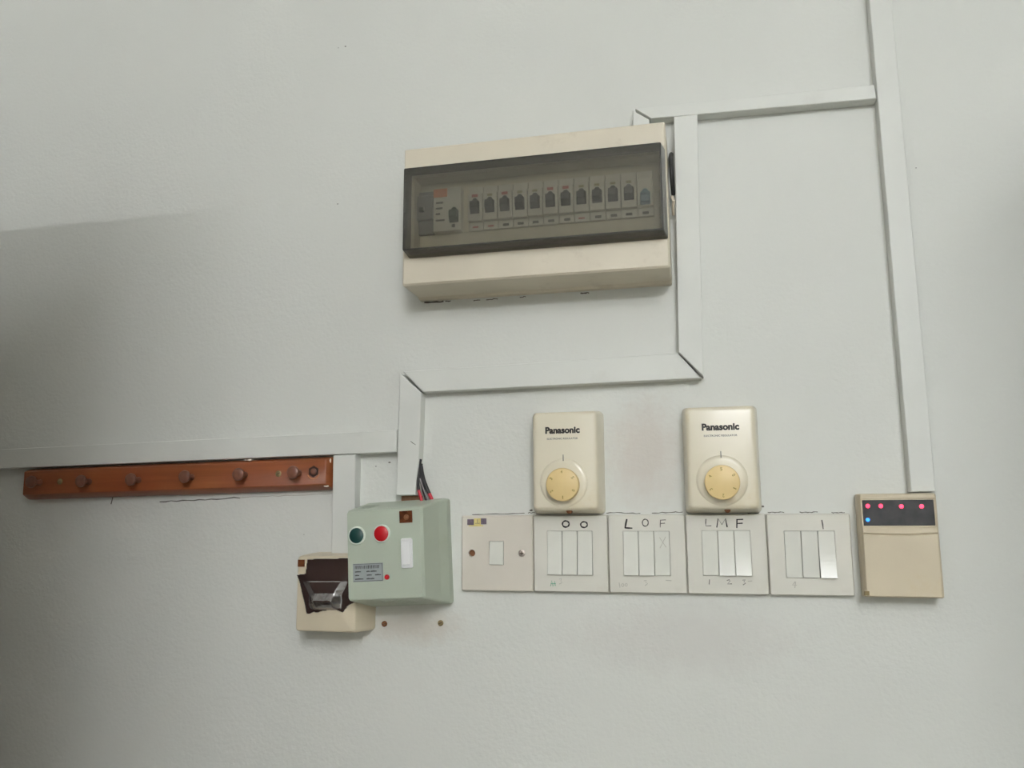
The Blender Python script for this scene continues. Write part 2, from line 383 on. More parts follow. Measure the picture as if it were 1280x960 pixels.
# ------------------------------------------------------------------ cable trunking: every length is a thing with a base and a lid
def trunk(label, poly, d=16, lid=4, extra=None):
    x = sum(p[0] for p in poly) / len(poly); z = min(p[1] for p in poly)
    t = thing('cable_trunking', label, 'trunking', x, z, 'white trunking lengths on the wall')
    bm = NB(); prism(bm, poly, 0, d - lid - 0.25, 0.3); obj('base', bm, M['trunk'], t, smooth=0)
    bm = NB(); prism(bm, poly, d - lid, d, 0.8); obj('lid', bm, M['trunk'], t, smooth=0)
    return t
TOP = (H - BASE) * 1000
trunk('long vertical trunking running from above down to the tan alarm keypad', [(270.5, TOP - 1), (294.5, TOP - 1), (299, 21.9), (275.3, 21.9)])
trunk('horizontal trunking from above the breaker panel to the long vertical trunking', [(2.5, 483), (271.2, 480), (272.6, 462.8), (21, 468.3)])
trunk('short vertical trunking stub dropping behind the top of the breaker panel', [(-0.5, 481.5), (18.5, 467.5), (19, 441), (-1.5, 441)])
trunk('vertical trunking beside the right side of the breaker panel', [(47.5, 467.6), (75, 467.0), (69.3, 152.8), (43, 181.8)])
trunk('horizontal trunking below the breaker panel with mitred ends', [(-288.5, 174.6), (41.6, 180.9), (66.4, 151.2), (-262.2, 148)])
v3 = trunk('short vertical trunking dropping to the green starter box with wires leaving it', [(-292.2, 172.6), (-264.2, 147.2), (-266.0, 70), (-270.2, 24.3), (-294.2, 24.3)])
bm = NB(); box(bm, -292, -266, 0, 4, 17.5, 24, 0.4); obj('backing_strip', bm, M['stain'], v3)
for q in ([(513.5, 551.5), (515.5, 553.5), (519.5, 556)],):
    bm = NB(); stroke(bm, [P(*p, 0.016) for p in q], 0.7, 16.1); obj('scuff', bm, M['inkmid'], v3, smooth=0)
trunk('long horizontal trunking above the wooden coat rail', [(-1150, 87.2), (-294.9, 103.2), (-295, 76.2), (-1150, 60.9)])
trunk('short vertical trunking from the coat rail end down to the film-covered box', [(-377, 74.0), (-347.5, 74.4), (-346, -44.8), (-375.5, -44.8)])

# ------------------------------------------------------------------ breaker panel
db = thing('breaker_panel', 'cream breaker panel with a smoked window over a row of breakers', 'breaker panel', -117, 265)
X0, X1, Z0, Z1 = -273, 38.5, 268, 439
bm = NB()
loft(bm, [rect(X0 + 1, X1 - 0.5, Z0 - 3, Z1 - 1, 2, 0), rect(X0 + 1, X1 - 0.5, Z0 - 3, Z1 - 1, 2, 8), rect(X0, X1, Z0, Z1, 2, 10),
          rect(X0, X1, Z0, Z1, 2, 62.5), rect(X0 + 2, X1 - 2, Z0 + 2, Z1 - 2, 1.5, 65),
          rect(-259, 31, 306.5, 400, 1.2, 65), rect(-258, 30, 307.5, 399, 1, 45.5)], True, True)
obj('cover', bm, M['cream'], db)
bm = NB(); box(bm, -257.6, 29.6, 45.5, 46.2, 308, 398.5, 0.3); pan = obj('inner_panel', bm, M['inner'], db)
# smoked door
bm = NB(); box(bm, -264.8, 33.4, 83, 85, 304.4, 404.4, 0.5)
door = obj('door', bm, M['smoked'], db); door['label'] = 'smoked clear window panel'
def frame_ring(bm, a0, a1, b0, b1):
    loft(bm, [a0, a1, b1, b0, a0], False, False)
bm = NB()
loft(bm, [rect(-264.6, 37.4, 300.4, 405.6, 1.5, 65.1), rect(-265.3, 33.9, 304.0, 404.8, 1.5, 84.9), rect(-263.3, 32.0, 306.0, 403.0, 1.5, 84.9), rect(-262.6, 35.2, 302.6, 403.6, 1.5, 65.1)], False, False)
obj('door_rim', bm, M['rim'], door)
# breakers: one mesh, copied
def breaker_mesh(wd):
    bm = NB(); h = wd / 2
    box(bm, -h, h, 0, 4, -27, 27, 0.5); box(bm, -h + 0.15, h - 0.15, 4, 10, -17, 17, 0.6)
    bmesh.ops.recalc_face_normals(bm, faces=bm.faces)
    me = bpy.data.meshes.new('circuit_breaker'); bm.to_mesh(me); bm.free(); me.materials.append(M['mcb']); return me
def toggle_mesh(m, up=1):
    bm = NB(); box(bm, -5.6, 5.6, 10, 11, -7.5, 7.5, 0.4)
    loft(bm, [rect(-5.2, 5.2, -6.5, 6.5, 0.6, 11), rect(-5, 5, -4.5 + 2 * up, 4.5 + 2 * up, 0.6, 16), rect(-4.6, 4.6, -3.5 + 2 * up, 3.5 + 2 * up, 0.6, 17)])
    prism(bm, [(-4.6, 7.3), (4.6, 7.3), (1.6, 11.5), (-1.6, 11.5)], 10, 10.8, 0.2)
    bmesh.ops.recalc_face_normals(bm, faces=bm.faces)
    me = bpy.data.meshes.new('toggle'); bm.to_mesh(me); bm.free(); me.materials.append(M[m]); return me
def mark_mesh(m, x0, x1, z0, z1, d=10.7):
    bm = NB(); box(bm, x0, x1, d - 0.7, d, z0, z1, 0.1)
    me = bpy.data.meshes.new('print'); bm.to_mesh(me); bm.free(); me.materials.append(M[m]); return me
bmsh = breaker_mesh(17.6); tg = {k: toggle_mesh(k) for k in ('dark', 'gtog')}; tgb = toggle_mesh('btog', -1)
red = mark_mesh('redmark', -3.6, 3.6, 9.8, 13.2); olive = mark_mesh('olivemark', -3.0, 3.0, 9.8, 12.6)
lab = mark_mesh('inkmid', -3.6, 3.6, -24.6, -21.4, 4.4); labr = mark_mesh('redmark', -3.6, 3.6, -24, -22, 4.4)
for i in range(12):
    x = -186.3 + 18.15 * i
    b = link('circuit_breaker', bmsh, None, db, V(x + 117, 46.3, 361 - 265))
    link('toggle', tg['dark'] if i < 11 else tgb, None, b, V(0, 0, -1 if i < 11 else -8))
    if i < 11: link('flag_mark', red if i in (0, 2, 5, 6) else olive, None, b, V(0, 0.0, 2.2))
    link('rating_mark', labr if i in (0, 1, 7) else lab, None, b, V(random.uniform(-1, 1), 0, 0))
bm = NB(); box(bm, -35 / 2, 35 / 2, 0, 4, -27, 27, 0.5); box(bm, -17.3, 17.3, 4, 10, -27, 27, 0.6)
b = obj('residual_current_breaker', bm, M['mcb'], db, V(-220.6 + 117, 46.3, 361 - 265), frame='local')
bm = NB(); box(bm, -17.2, 0, 10, 10.6, 16, 26.5, 0.2); obj('test_button_panel', bm, M['orange'], b, frame='local')
link('toggle', tg['gtog'], None, b, V(8.6, 0, -9.5))
for z in (8, 1, -6, -14): link('print_mark', mark_mesh('inkmid', -14, -14 + random.uniform(5, 11), z, z + 2), None, b)
link('print_mark', mark_mesh('inkmid', 6, 10, -23, -19), None, b)
bm = NB(); box(bm, -13.2, 13.2, 0, 4, -27, 27, 0.5); box(bm, -13, 13, 4, 10, -10, 20, 0.6)
b = obj('main_switch', bm, M['mcbgrey'], db, V(-252 + 117, 46.3, 361 - 265), frame='local')
bm = NB(); loft(bm, [rect(-3, 3, -1, 5, 0.6, 10), rect(-2.6, 2.6, 0, 4, 0.6, 14)]); obj('toggle', bm, M['dark'], b, frame='local')
bm = NB(); box(bm, -202.4, -196.0, 46.3, 47.5, 334, 388, 0.2); obj('blank_gap', bm, M['inner'], db)

# ------------------------------------------------------------------ switch plates
GRP = 'white triple rocker plates in the switch row'
def plate(name, label, i, m, holes, group=None, roundc=1.6):
    """plate i of the row, 86 mm square; holes: one rectangular opening (x0, x1, z0, z1)"""
    x0 = 86 * (i - 2.5); x1 = x0 + 86
    t = thing(name, label, 'light switch', (x0 + x1) / 2, -86, group)
    bm = NB(); g = 0.3; a, b_, c, e = holes
    loft(bm, [rect(x0 + g, x1 - g, -86, 0, roundc, 0, 2), rect(x0 + g, x1 - g, -86, 0, roundc, 7.2, 2), rect(x0 + g + 1.2, x1 - g - 1.2, -84.8, -1.2, 0.8, 9, 2),
              rect(a, b_, c, e, 0.3, 9, 2), rect(a, b_, c, e, 0.3, 5, 2)])
    pb = obj('plate', bm, m, t)
    return t, x0
def rocker(t, x0, x1, z0, z1, out):
    """two-facet rocker; out > 0: lower end stands out by that many mm, -1: pressed flush"""
    g = 0.33; e = 0.45; n = 10
    zs = [z1 - g - e - (z1 - z0 - 2 * g - 2 * e) * k / n for k in range(n + 1)]
    ds = [9.1 + out * (k / n) ** 2.2 if out > 0 else 9.6 - 0.7 * k / n for k in range(n + 1)]
    prof = [(z1 - g, 5), (z1 - g, ds[0] - e)] + list(zip(zs, ds)) + [(z0 + g, ds[-1] - e), (z0 + g, 5)]
    bm = NB(); xs = (x0 + g, x0 + g + 0.35, x1 - g - 0.35, x1 - g); rings = []
    for k, x in enumerate(xs):
        s = 0.35 if k in (0, 3) else 0
        rings.append([V(x, d if d == 5 else d - s, z) for z, d in prof])
    loft(bm, rings)
    return obj('rocker', bm, M['rocker'], t, smooth=30)
def inks(t, items, d=9.12, name='handwriting'):
    """items: (material, width mm, [pixel points])"""
    for m, wd, pts in items:
        bm = NB(); stroke(bm, [P(x, y, d / 1000) for x, y in pts], wd, d); obj(name, bm, M[m], t, smooth=0)
def opx(cx, cy, rx, ry): return oval(cx, cy, rx, ry)
def triple(label, i, pxTL, pxBR, states):
    a, e = P(*pxTL, 0.009); b_, c = P(*pxBR, 0.009)
    t, x0 = plate('triple_light_switch', label, i, M['plate'], (a, b_, c, e), GRP)
    bm = NB(); box(bm, a + 0.05, b_ - 0.05, 4.9, 5.1, c + 0.05, e - 0.05, 0.05); obj('recess', bm, M['plate'], t)
    w3 = (b_ - a) / 3
    for k in range(3): rocker(t, a + w3 * k, a + w3 * (k + 1), c, e, states[k])
    return t
# single switch
a, e = P(611.5, 676.3, 0.009); b_, c = P(629.6, 706.3, 0.009)
t, x0 = plate('single_light_switch', 'single square switch plate with one small rocker and two screw holes', 0, M['plateold'], (a, b_, c, e))
bm = NB(); box(bm, a + .05, b_ - .05, 4.9, 5.1, c + .05, e - .05, .05); obj('recess', bm, M['plate'], t)
rocker(t, a, b_, c, e, 2.5)
x, z = P(589.8, 691.4, 0.009); bm = NB(); lathe(bm, x, z, [(4.0, 3.0), (4.0, 12.0)])
carve([c for c in t.children if c.name.startswith('plate')][0], obj('hole_cutter', bm, None, t))
bm = NB(); lathe(bm, x, z, [(3.8, 2.9), (3.8, 4.2), (2.6, 5.0), (0.8, 5.1)]); obj('sunken_screw', bm, M['brownscrew'], t)
x, z = P(652.3, 691.4, 0.009); bm = NB(); lathe(bm, x, z, [(4.1, 8.9), (4.1, 9.5), (3.2, 9.9), (1.0, 9.9)]); sc = obj('screw', bm, M['screw'], t)
bm = NB(); stroke(bm, [(x - 1.9, z), (x + 1.9, z)], 0.9, 10.0); stroke(bm, [(x, z - 1.9), (x, z + 1.9)], 0.9, 10.02); obj('cross_slot', bm, M['grime'], sc, smooth=0)  # slot shade painted as a brown cross on the head
def pxbox(bm, x0, y0, x1, y1, d0, d1):
    a = P(x0, y1, d1 / 1000); b = P(x1, y0, d1 / 1000); box(bm, a[0], b[0], d0, d1, a[1], b[1], 0.1)
bm = NB(); pxbox(bm, 584, 649, 592.3, 656.3, 9.0, 9.3); st = obj('sticker', bm, M['purple'], t)
bm = NB(); pxbox(bm, 592.3, 648, 601, 657, 9.0, 9.25); pxbox(bm, 586, 656.4, 604, 658, 9.0, 9.2); obj('sticker_centre', bm, M['yellow'], st)
bm = NB(); pxbox(bm, 601, 648, 608, 655.4, 9.0, 9.3); obj('sticker_end', bm, M['purple'], st)
inks(t, [('olivemark', 0.9, [(594, 654.3), (599.3, 654.3)]), ('olivemark', 1.0, [(596.6, 649.5), (596.6, 653.6)])], 9.36, 'sticker_print')
# triple plates with marker writing
t = triple('triple switch plate marked with two black rings, beneath a fan regulator', 1, (683.7, 663.4), (741.4, 719.2), (3.4, 3.4, 3.4))
inks(t, [('ink', 1.7, opx(707.2, 655, 4.2, 3.9)), ('ink', 1.6, opx(730, 655.8, 4.2, 3.6)),
         ('inkgreen', 0.8, [(688.3, 732.5), (689.6, 725.8), (691.2, 732.8)]), ('inkgreen', 0.8, [(692.6, 732), (693.2, 726), (694.6, 732.2)]), ('inkgreen', 0.7, [(688.6, 729.8), (694.4, 729.4)]),
         ('inkfaint', 0.7, [(699, 724), (701.8, 723.2), (701, 726.4), (702.6, 728.4), (699.2, 730)])])
t = triple('triple switch plate with letters L, O and F in marker above its rockers', 2, (778.4, 663.6), (838.6, 720.2), (3.6, 3.6, -1))
inks(t, [('ink', 1.8, [(783.4, 649.3), (782.2, 655), (781.4, 659.8)]), ('ink', 1.5, [(781.4, 659.8), (785, 660), (790, 660.2)]),
         ('inkmid', 1.2, opx(806.6, 653.4, 3.7, 4.4)), ('ink', 0.6, opx(806.7, 653.3, 3.7, 4.4)),
         ('inkmid', 0.9, [(825.6, 650), (825.4, 655), (825.2, 659)]), ('inkmid', 0.8, [(825.6, 650.2), (832, 649.8)]), ('inkmid', 0.8, [(825.4, 654.4), (831, 654)]),
         ('inkfaint', 0.9, [(774, 728.5), (774.6, 732), (775, 734.4)]), ('inkfaint', 0.8, opx(778.4, 731.4, 1.5, 1.8)), ('inkfaint', 0.8, opx(782.8, 731, 1.4, 1.7)),
         ('inkfaint', 0.9, [(805, 726), (808, 725.4), (807, 728), (809.6, 729.4), (806.6, 732)]), ('inkfaint', 0.9, [(832.4, 725.4), (839, 725.8)])])
inks(t, [('inkfaint', 0.6, [(824.5, 672), (832.5, 684)]), ('inkfaint', 0.6, [(832, 671), (825, 685)])], 9.75)
t = triple('triple switch plate with letters L, M, F above and digits 1, 2, 3 below', 3, (876.4, 662.8), (940.6, 720.4), (-1, 4, 4))
inks(t, [('inkmid', 1.1, [(882.4, 649), (882.1, 653.4), (882.2, 657.4), (888.8, 657.2)]),
         ('ink', 1.25, [(896, 659), (897.6, 648.2), (902.4, 655.8), (906.8, 648.2), (908.9, 658.6)]),
         ('ink', 1.25, [(921, 659.6), (921.2, 649.2)]), ('ink', 1.1, [(921, 649.4), (928.6, 649.2)]), ('ink', 1.1, [(921.2, 654.4), (928, 654)]),
         ('inkmid', 0.8, [(886.9, 724.6), (886.4, 730.2)]),
         ('inkmid', 0.8, [(908.8, 725.6), (911.6, 724.6), (912.6, 726.4), (909.4, 730), (914.6, 729.8)]),
         ('inkmid', 0.7, [(928.4, 725.2), (931.4, 724.8), (929.8, 727.4), (932, 729), (929, 731)]), ('inkfaint', 0.7, [(935, 726.6), (940, 726.2)])])
t = triple('triple switch plate with a single stroke above its one raised rocker', 4, (979.6, 663.4), (1047, 723.2), (-1, -1, 4.4))
inks(t, [('inkmid', 1.3, [(1027.3, 650.3), (1028.2, 655), (1029, 661)]), ('inkfaint', 0.9, [(994, 727), (990.6, 731.4), (996, 731.4)]), ('inkfaint', 0.9, [(994.4, 727.6), (993.6, 734.5)])])

# ------------------------------------------------------------------ fan regulators
def regulator(label, cx, dialdx, tx, digits):
    t = thing('fan_regulator', label, 'fan regulator', cx, 1.2, 'cream fan regulators above the switch row')
    zb, zt = 5.5, 115.8; wd = 73.2; cz = (zb + zt) / 2; h = zt - zb
    bm = NB()
    loft(bm, [rect(cx - wd / 2 - 4.2, cx + wd / 2 + 4.2, 1.2, zt + 3.0, 5, 0, 5), rect(cx - wd / 2 - 4.0, cx + wd / 2 + 4.0, 1.4, zt + 2.8, 5, 9, 5),
              rect(cx - wd / 2 - 1.0, cx + wd / 2 + 1.0, 4.6, zt + 0.5, 5, 28, 5), rect(cx - wd / 2 - 0.2, cx + wd / 2 + 0.2, 5.2, zt, 5, 31.5, 5), rr(cx, cz, wd - 1.4, h - 1.4, 4.6, 33.6, 5), rr(cx, cz, wd - 4.5, h - 4.5, 3.5, 34.6, 5),
              rr(cx, cz, wd - 9, h - 9, 2, 35, 5)])
    obj('housing', bm, M['reg'], t, smooth=60)
    dx, dz = cx + dialdx, 33.2
    bm = NB(); lathe(bm, dx, dz + 2.5, [(27.5, 34.6), (26.6, 35.6), (24.6, 36.4), (21.5, 36.8)], 48); obj('dial_surround', bm, M['reg'], t, smooth=60)
    bm = NB(); lathe(bm, dx, dz, [(18.0, 36.5), (18.4, 38), (18.4, 45.6), (17.9, 46.6), (17.0, 47)], 48); dl = obj('dial', bm, M['dial'], t)
    for k, ch in enumerate(digits):
        a = math.radians(92 - 60 * k)
        text('numeral', ch, dx + 14.1 * math.cos(a), dz + 14.1 * math.sin(a), 1.1 if ch == '1' else 2.1, 47.15, M['inkdial'], dl, 0.02, rot=a - math.pi / 2, height=3.6)
    x, z = tx
    text('brand_lettering', 'Panasonic', x, z, 39.5, 35.12, M['ink'], t, 0.048)
    text('small_lettering', 'ELECTRONIC REGULATOR', x - 0.2, z - 9.6, 35.2, 35.12, M['inkgrey'], t, 0.01)
    bm = NB(); stroke(bm, [(dx, dz + 33.5), (dx, dz + 26.8)], 0.8, 37.0); obj('pointer_mark', bm, M['inkmid'], t, smooth=0)
    bm = NB(); lathe(bm, dx + 4.5, 4.4, [(3.2, 22), (3.2, 28.6), (2.4, 29.2)], 12); obj('screw', bm, M['brownscrew'], t)
regulator('fan speed regulator with dial, above the plate marked with two rings', -86.6, -1.4, P(703, 537.6, 0.035), '450123')
regulator('fan speed regulator with dial, above the plate lettered L M F', 84.6, -0.6, P(900.4, 533.4, 0.035), '501234')

# ------------------------------------------------------------------ green starter box (rolled a little): local mm about its front centre
gx, gz, roll = -286.6, -42.3, 2.8
g = thing('motor_starter', 'pale green starter box with green and red push buttons', 'starter box', gx, gz, roll=roll)
def GP(px, py, d):
    x, z = P(px, py, d); x -= gx; z -= gz; a = math.radians(-roll)
    return (x * math.cos(a) - z * math.sin(a), x * math.sin(a) + z * math.cos(a))
def gpart(name, bm, m, parent=None, sm=38): return obj(name, bm, m, parent or g, frame='local', smooth=sm)
bm = NB()
loft(bm, [rect(-44, 57.5, -61.5, 60, 3, 0, 4), rect(-44, 57.5, -61.5, 60, 3, 12, 4), rect(-44, 57.0, -60.5, 59.3, 3, 14.5, 4), rect(-44, 52.0, -57.5, 57, 3, 30, 4),
          rect(-44, 46.2, -50.2, 50.6, 3, 67, 4), rect(-43.4, 43.6, -48.2, 48.4, 2, 70, 4)])
ghouse = gpart('housing', bm, M['green'])
for nm, px, m in (('start_button', (446, 669.5), 'bgreen'), ('stop_button', (477, 667), 'bred')):
    x, z = GP(*px, 0.071); bm = NB()
    lathe(bm, x, z, [(10.2, 69.8), (10.2, 71.5), (9.6, 72.2), (8.6, 72.2)], 36); rg = gpart(nm, bm, M['ring'])
    bm = NB(); lathe(bm, x, z, [(8.5, 71.5), (8.5, 72.4), (7.8, 72.9)], 36); gpart('cap', bm, M[m], rg)
x, z = GP(507.5, 646, 0.070); bm = NB()
loft(bm, [rr(x, z, 15, 13.2, 0.6, 69.8, 2), rr(x, z, 15, 13.2, 0.6, 71.0, 2), rr(x, z, 12.4, 10.6, 0.4, 71.0, 2), rr(x, z, 12, 10.2, 0.4, 70.2, 2)]); il = gpart('indicator_window', bm, M['amber'])
bm = NB(); lathe(bm, x + 0.5, z - 0.5, [(3.2, 70.2), (2.6, 71.4), (1.2, 71.8)], 14); gpart('bulb', bm, M['brownscrew'], il)
x, z = GP(508.5, 691.5, 0.071); bm = NB()
loft(bm, [rr(x, z, 13.4, 32.5, 2, 69.8, 3), rr(x, z, 13.4, 32.5, 2, 71.4, 3), rr(x, z, 12.6, 31.7, 1.6, 71.9, 3), rr(x, z, 9.8, 27.6, 0.5, 71.9, 3), rr(x, z, 9.8, 27.6, 0.5, 70.6, 3)]); sw = gpart('rocker_switch', bm, M['whitesw'])
bm = NB(); loft(bm, [rr(x, z, 9.2, 25.4, 0.5, 70.5, 2), rr(x, z, 9.2, 25.4, 0.5, 72.2, 2), rr(x, z, 8.6, 24.6, 0.4, 72.6, 2)]); gpart('rocker', bm, M['whitesw'], sw)
x0, z0 = GP(441.5, 725, 0.070); x1, z1 = GP(478.8, 703.2, 0.070); z0 = min(z0, z1 - 20)
bm = NB(); box(bm, x0, x1, 69.9, 70.5, z0, z1, 0.2); rp = gpart('rating_plate', bm, M['foillabel']); rp['label'] = 'small grey rating plate'
bm = NB(); W_ = x1 - x0; rnd = random.Random(3)
xx = x0 + 3
while xx < x1 - 4:
    wv = rnd.uniform(0.7, 1.5)
    stroke(bm, [(xx, z1 - 5.6), (xx + wv * 0.3, z1 - 2.6)], wv * 0.7, 70.6); xx += wv + 0.55
for row, segs in enumerate((((0.08, 0.26), (0.46, 0.56), (0.6, 0.78)), ((0.08, 0.2), (0.47, 0.62), (0.74, 0.92)), ((0.08, 0.34), (0.46, 0.58), (0.6, 0.7)))):
    for s0, s1 in segs:
        zz = z1 - 9 - row * 4.0
        stroke(bm, [(x0 + W_ * s0, zz), (x0 + W_ * (s0 + s1) / 2, zz + 0.2), (x0 + W_ * s1, zz)], 1.2, 70.6)
gpart('plate_print', bm, M['inkgrey'], rp, 0)
bm = NB(); stroke(bm, [(x0 + .7, z0 + .7), (x1 - .7, z0 + .7)], .4, 70.58); stroke(bm, [(x0 + .7, z1 - .7), (x1 - .7, z1 - .7)], .4, 70.58); stroke(bm, [(x1 - .9, z0 + .7), (x1 - .9, z1 - .7)], .4, 70.58); gpart('plate_border', bm, M['inkgrey'], rp, 0)
x, z = GP(483.8, 721.4, 0.070); bm = NB(); lathe(bm, x, z, [(2.9, 69.8), (2.9, 70.8), (2.2, 72), (1, 72.4)], 16); pl = gpart('pilot_lamp', bm, M['bred'])
# ventilation slots on the sloping top and bottom
def slot(xa, top):
    bm = NB()
    zs = [(50.6 + (67 - d) * (6.4 / 37) + 0.25) if top else (-50.2 - (67 - d) * (7.3 / 37) - 0.25) for d in (61, 33)]
    sk = 4.0 if top else 5.0
    q = [V(xa, 61, zs[0]), V(xa + 2.1, 61, zs[0]), V(xa + 2.1 + sk, 33, zs[1]), V(xa + sk, 33, zs[1])]
    up = 1 if top else -1
    loft(vents, [[p + Vector((0, 0, 0.002 * up)) for p in q], [p - Vector((0, 0, 0.016 * up)) for p in q]])
    loft(bm, [[p - Vector((0, 0, 0.0152 * up)) for p in q], [p - Vector((0, 0, 0.0162 * up)) for p in q]])
    gpart('vent_slot', bm, M['green'], None, 0)
vents = NB()
for xa in (-36, -30, -24): slot(xa, True)
for xa in (-10, -4.5, 1, 6.5, 12, 17.5): slot(xa, False)
carve(ghouse, gpart('vent_cutter', vents, None, None, 0))

# ------------------------------------------------------------------ wires between trunking and starter box
def wire(label, pts, split, mtop, mbot, rad):
    t = thing('wire', label, 'wire', pts[-1][0], pts[-1][2], 'wires into the starter box' if 'starter' in label or 'lid' in label else 'wires beside the breaker panel')
    bm = NB(); tube(bm, pts[:split + 1], rad); obj('sheath', bm, M[mtop], t)
    if mbot:
        bm = NB(); tube(bm, pts[split:], rad * 0.97); obj('insulation', bm, M[mbot], t)
def wp(px, py, d): x, z = P(px, py, d / 1000); return (x, d, z)
wire('black wire turning red, lying against the short trunking lid edge', [wp(525.6, 574, 11), wp(523.8, 586, 12), wp(522.6, 598, 14), wp(522.4, 606, 15), wp(523.4, 613, 16), wp(526.5, 624, 18), wp(529, 632, 18)], 4, 'cblack', 'cred', 1.9)
wire('black wire in the middle of the bundle entering the starter box', [wp(526.4, 580, 6), wp(526.2, 592, 9), wp(527, 602, 13), wp(529.6, 613, 15), wp(533, 624, 17), wp(535.2, 632, 17)], 5, 'cblack', None, 2.1)
wire('thin grey wire between black wires entering the starter box', [wp(524.8, 598, 16), wp(527.4, 606, 18), wp(531.2, 616, 18.5), wp(536, 627, 19)], 3, 'cgrey', None, 0.7)
wire('black wire turning red, outermost of the bundle over the starter box', [wp(526.5, 583, 8), wp(527.6, 591, 9), wp(530, 601, 11), wp(533.8, 611, 12), wp(536.6, 617, 12), wp(540, 625, 12), wp(542.4, 632, 12)], 4, 'cblack', 'cred', 2.3)

wire('short black cable in the gap between breaker panel and vertical trunking', [(42.6, 6, 425), (42.2, 24, 412), (42.8, 30, 398), (43.2, 28, 384), (43.6, 12, 372)], 4, 'cblack', None, 2.6)
wire('short beige wire bent in the gap beside the breaker panel', [(41.6, 8, 371), (42.6, 26, 363), (44.2, 30, 357), (43, 22, 352), (42.4, 8, 349)], 4, 'paintspot', None, 1.7)

# ------------------------------------------------------------------ beige box covered with dark film
jb = thing('isolator_box', 'beige plastic box patched with crinkled glossy dark film', 'electrical box', -366, -134)
bm = NB()
loft(bm, [rect(-403, -323.5, -134, -43, 5, 0, 4), rect(-404, -324, -133.6, -43.5, 5, 12, 4), rect(-405.2, -328.5, -132.4, -45, 4.5, 36, 4), rect(-404.4, -330.5, -131.4, -46, 4, 43, 4), rect(-403, -332, -130.2, -47.2, 3, 44.5, 4), rect(-401, -334, -128.2, -49.2, 2.5, 45, 4)])
obj('housing', bm, M['beige'], jb, smooth=25)
bm = NB(); pxbox(bm, 372, 699.6, 380.6, 708.4, 44.8, 46.2); kb = obj('screw_cover', bm, M['amber'], jb)
poly = [(384, 698.6), (446, 697), (446, 752), (436, 757), (434, 760), (429, 766), (425, 764.5), (420, 762.5), (412, 763), (404, 763.5), (398, 766), (392, 765.5), (387, 768), (383, 767.8), (380.5, 754), (377, 740), (374.5, 729), (370.6, 718), (382, 716.6)]
def inside(x, y):
    r = False
    for i in range(len(poly)):
        (xa, ya), (xb, yb) = poly[i - 1], poly[i]
        if (ya > y) != (yb > y) and x < (xb - xa) * (y - ya) / (yb - ya) + xa: r = not r
    return r
def filmh(u, v):
    top, bot = 727, 751
    if v < top: f = 0.12 * max(0, 1 - (top - v) / 22)
    elif v < bot: f = 0.2 + 0.25 * (v - top) / 14 if v < top + 14 else 0.45 + 0.55 * (v - top - 14) / 10
    else: f = max(0, 1 - (v - bot) / 11) ** 0.8
    hw = 30 - 14 * min(1, max(0, (v - 716) / 28))
    s = max(0, min(1, (hw + 4 - abs(u - 407)) / 9))
    cre = 0.5 * noise.noise((u * 0.12, v * 0.12, 3.1)) + (1.1 if v > 735 else 0.25) * (0.5 - abs(noise.noise((u * 0.22 + v * 0.05, v * 0.16, 7.7))))
    return 45.6 + 10 * f * s + 0.35 * (cre + 0.9)
bm = NB(); st = 0.8; nx, ny = int(80 / st), int(75 / st); vv = {}
for i in range(nx):
    for j in range(ny):
        u, v = 369 + i * st, 696 + j * st
        if all(inside(u + a * st, v + b2 * st) for a in (0, 1) for b2 in (0, 1)):
            f = []
            for a, b2 in ((0, 0), (1, 0), (1, 1), (0, 1)):
                k = (i + a, j + b2)
                if k not in vv:
                    h = filmh(u + a * st, v + b2 * st); x, z = P(u + a * st, v + b2 * st, 0.0455); vv[k] = bm.verts.new(V(x, h, z))
                f.append(vv[k])
            bm.faces.new(f)
fl = obj('film', bm, M['film'], jb, smooth=80); fl['label'] = 'crinkled glossy dark plastic film'
md = fl.modifiers.new('thickness', 'SOLIDIFY'); md.thickness = 0.0003

# ------------------------------------------------------------------ alarm keypad
kp = thing('alarm_keypad', 'tan alarm keypad with dark window and glowing red lights', 'keypad', 259, -86)
bm = NB()
loft(bm, [rect(222.5, 297, -86.5, 19.6, 2, 0), rect(221.6, 297.6, -86, 20.4, 2, 4), rect(222, 297, -85.3, 20.2, 2, 22), rect(223.2, 295.8, -84.2, 19, 1.5, 24)])
obj('housing', bm, M['key'], kp)
x0, z1 = P(1077.2, 625.3, 0.0245); x1, z0 = P(1169.4, 657, 0.0245)
bm = NB(); box(bm, x0, x1, 23.8, 24.6, z0, z1, 0.4); wn = obj('display_window', bm, M['window'], kp)
bm = NB(); loft(bm, [rect(x0 - 1.6, x1 + 1.6, z0 - 1.6, z1 + 1.6, 1, 23.8), rect(x0 - 1.2, x1 + 1.2, z0 - 1.2, z1 + 1.2, 1, 25), rect(x0, x1, z0, z1, 0.5, 25), rect(x0, x1, z0, z1, 0.5, 24.2)], False, False); obj('window_bezel', bm, M['key'], kp)
for px, py, m, r in ((1084.7, 632.5, 'redled', 2.2), (1101, 632.5, 'redled', 2.2), (1126.7, 633, 'redled', 2.2), (1152, 633, 'redled', 2.2), (1084.7, 649.7, 'blueled', 2.0)):
    x, z = P(px, py, 0.0246); bm = NB(); lathe(bm, x, z, [(r, 24.5), (r, 24.8), (r * 0.7, 25.3), (r * 0.25, 25.5)], 14)
    obj('indicator_light', bm, M[m], wn)
zt = z0 - 8.2; bm = NB()
def flap_ring(d, ins):
    pts = []
    for k in range(13): pts.append(V(223.4 + ins + (295.4 - 223.4 - 2 * ins) * k / 12, d, zt - ins - 2.0 * math.sin(math.pi * k / 12) * 0.7))
    pts += [V(294.6 - ins, d, -84.4 + ins), V(222.9 + ins, d, -84.0 + ins)]
    return pts
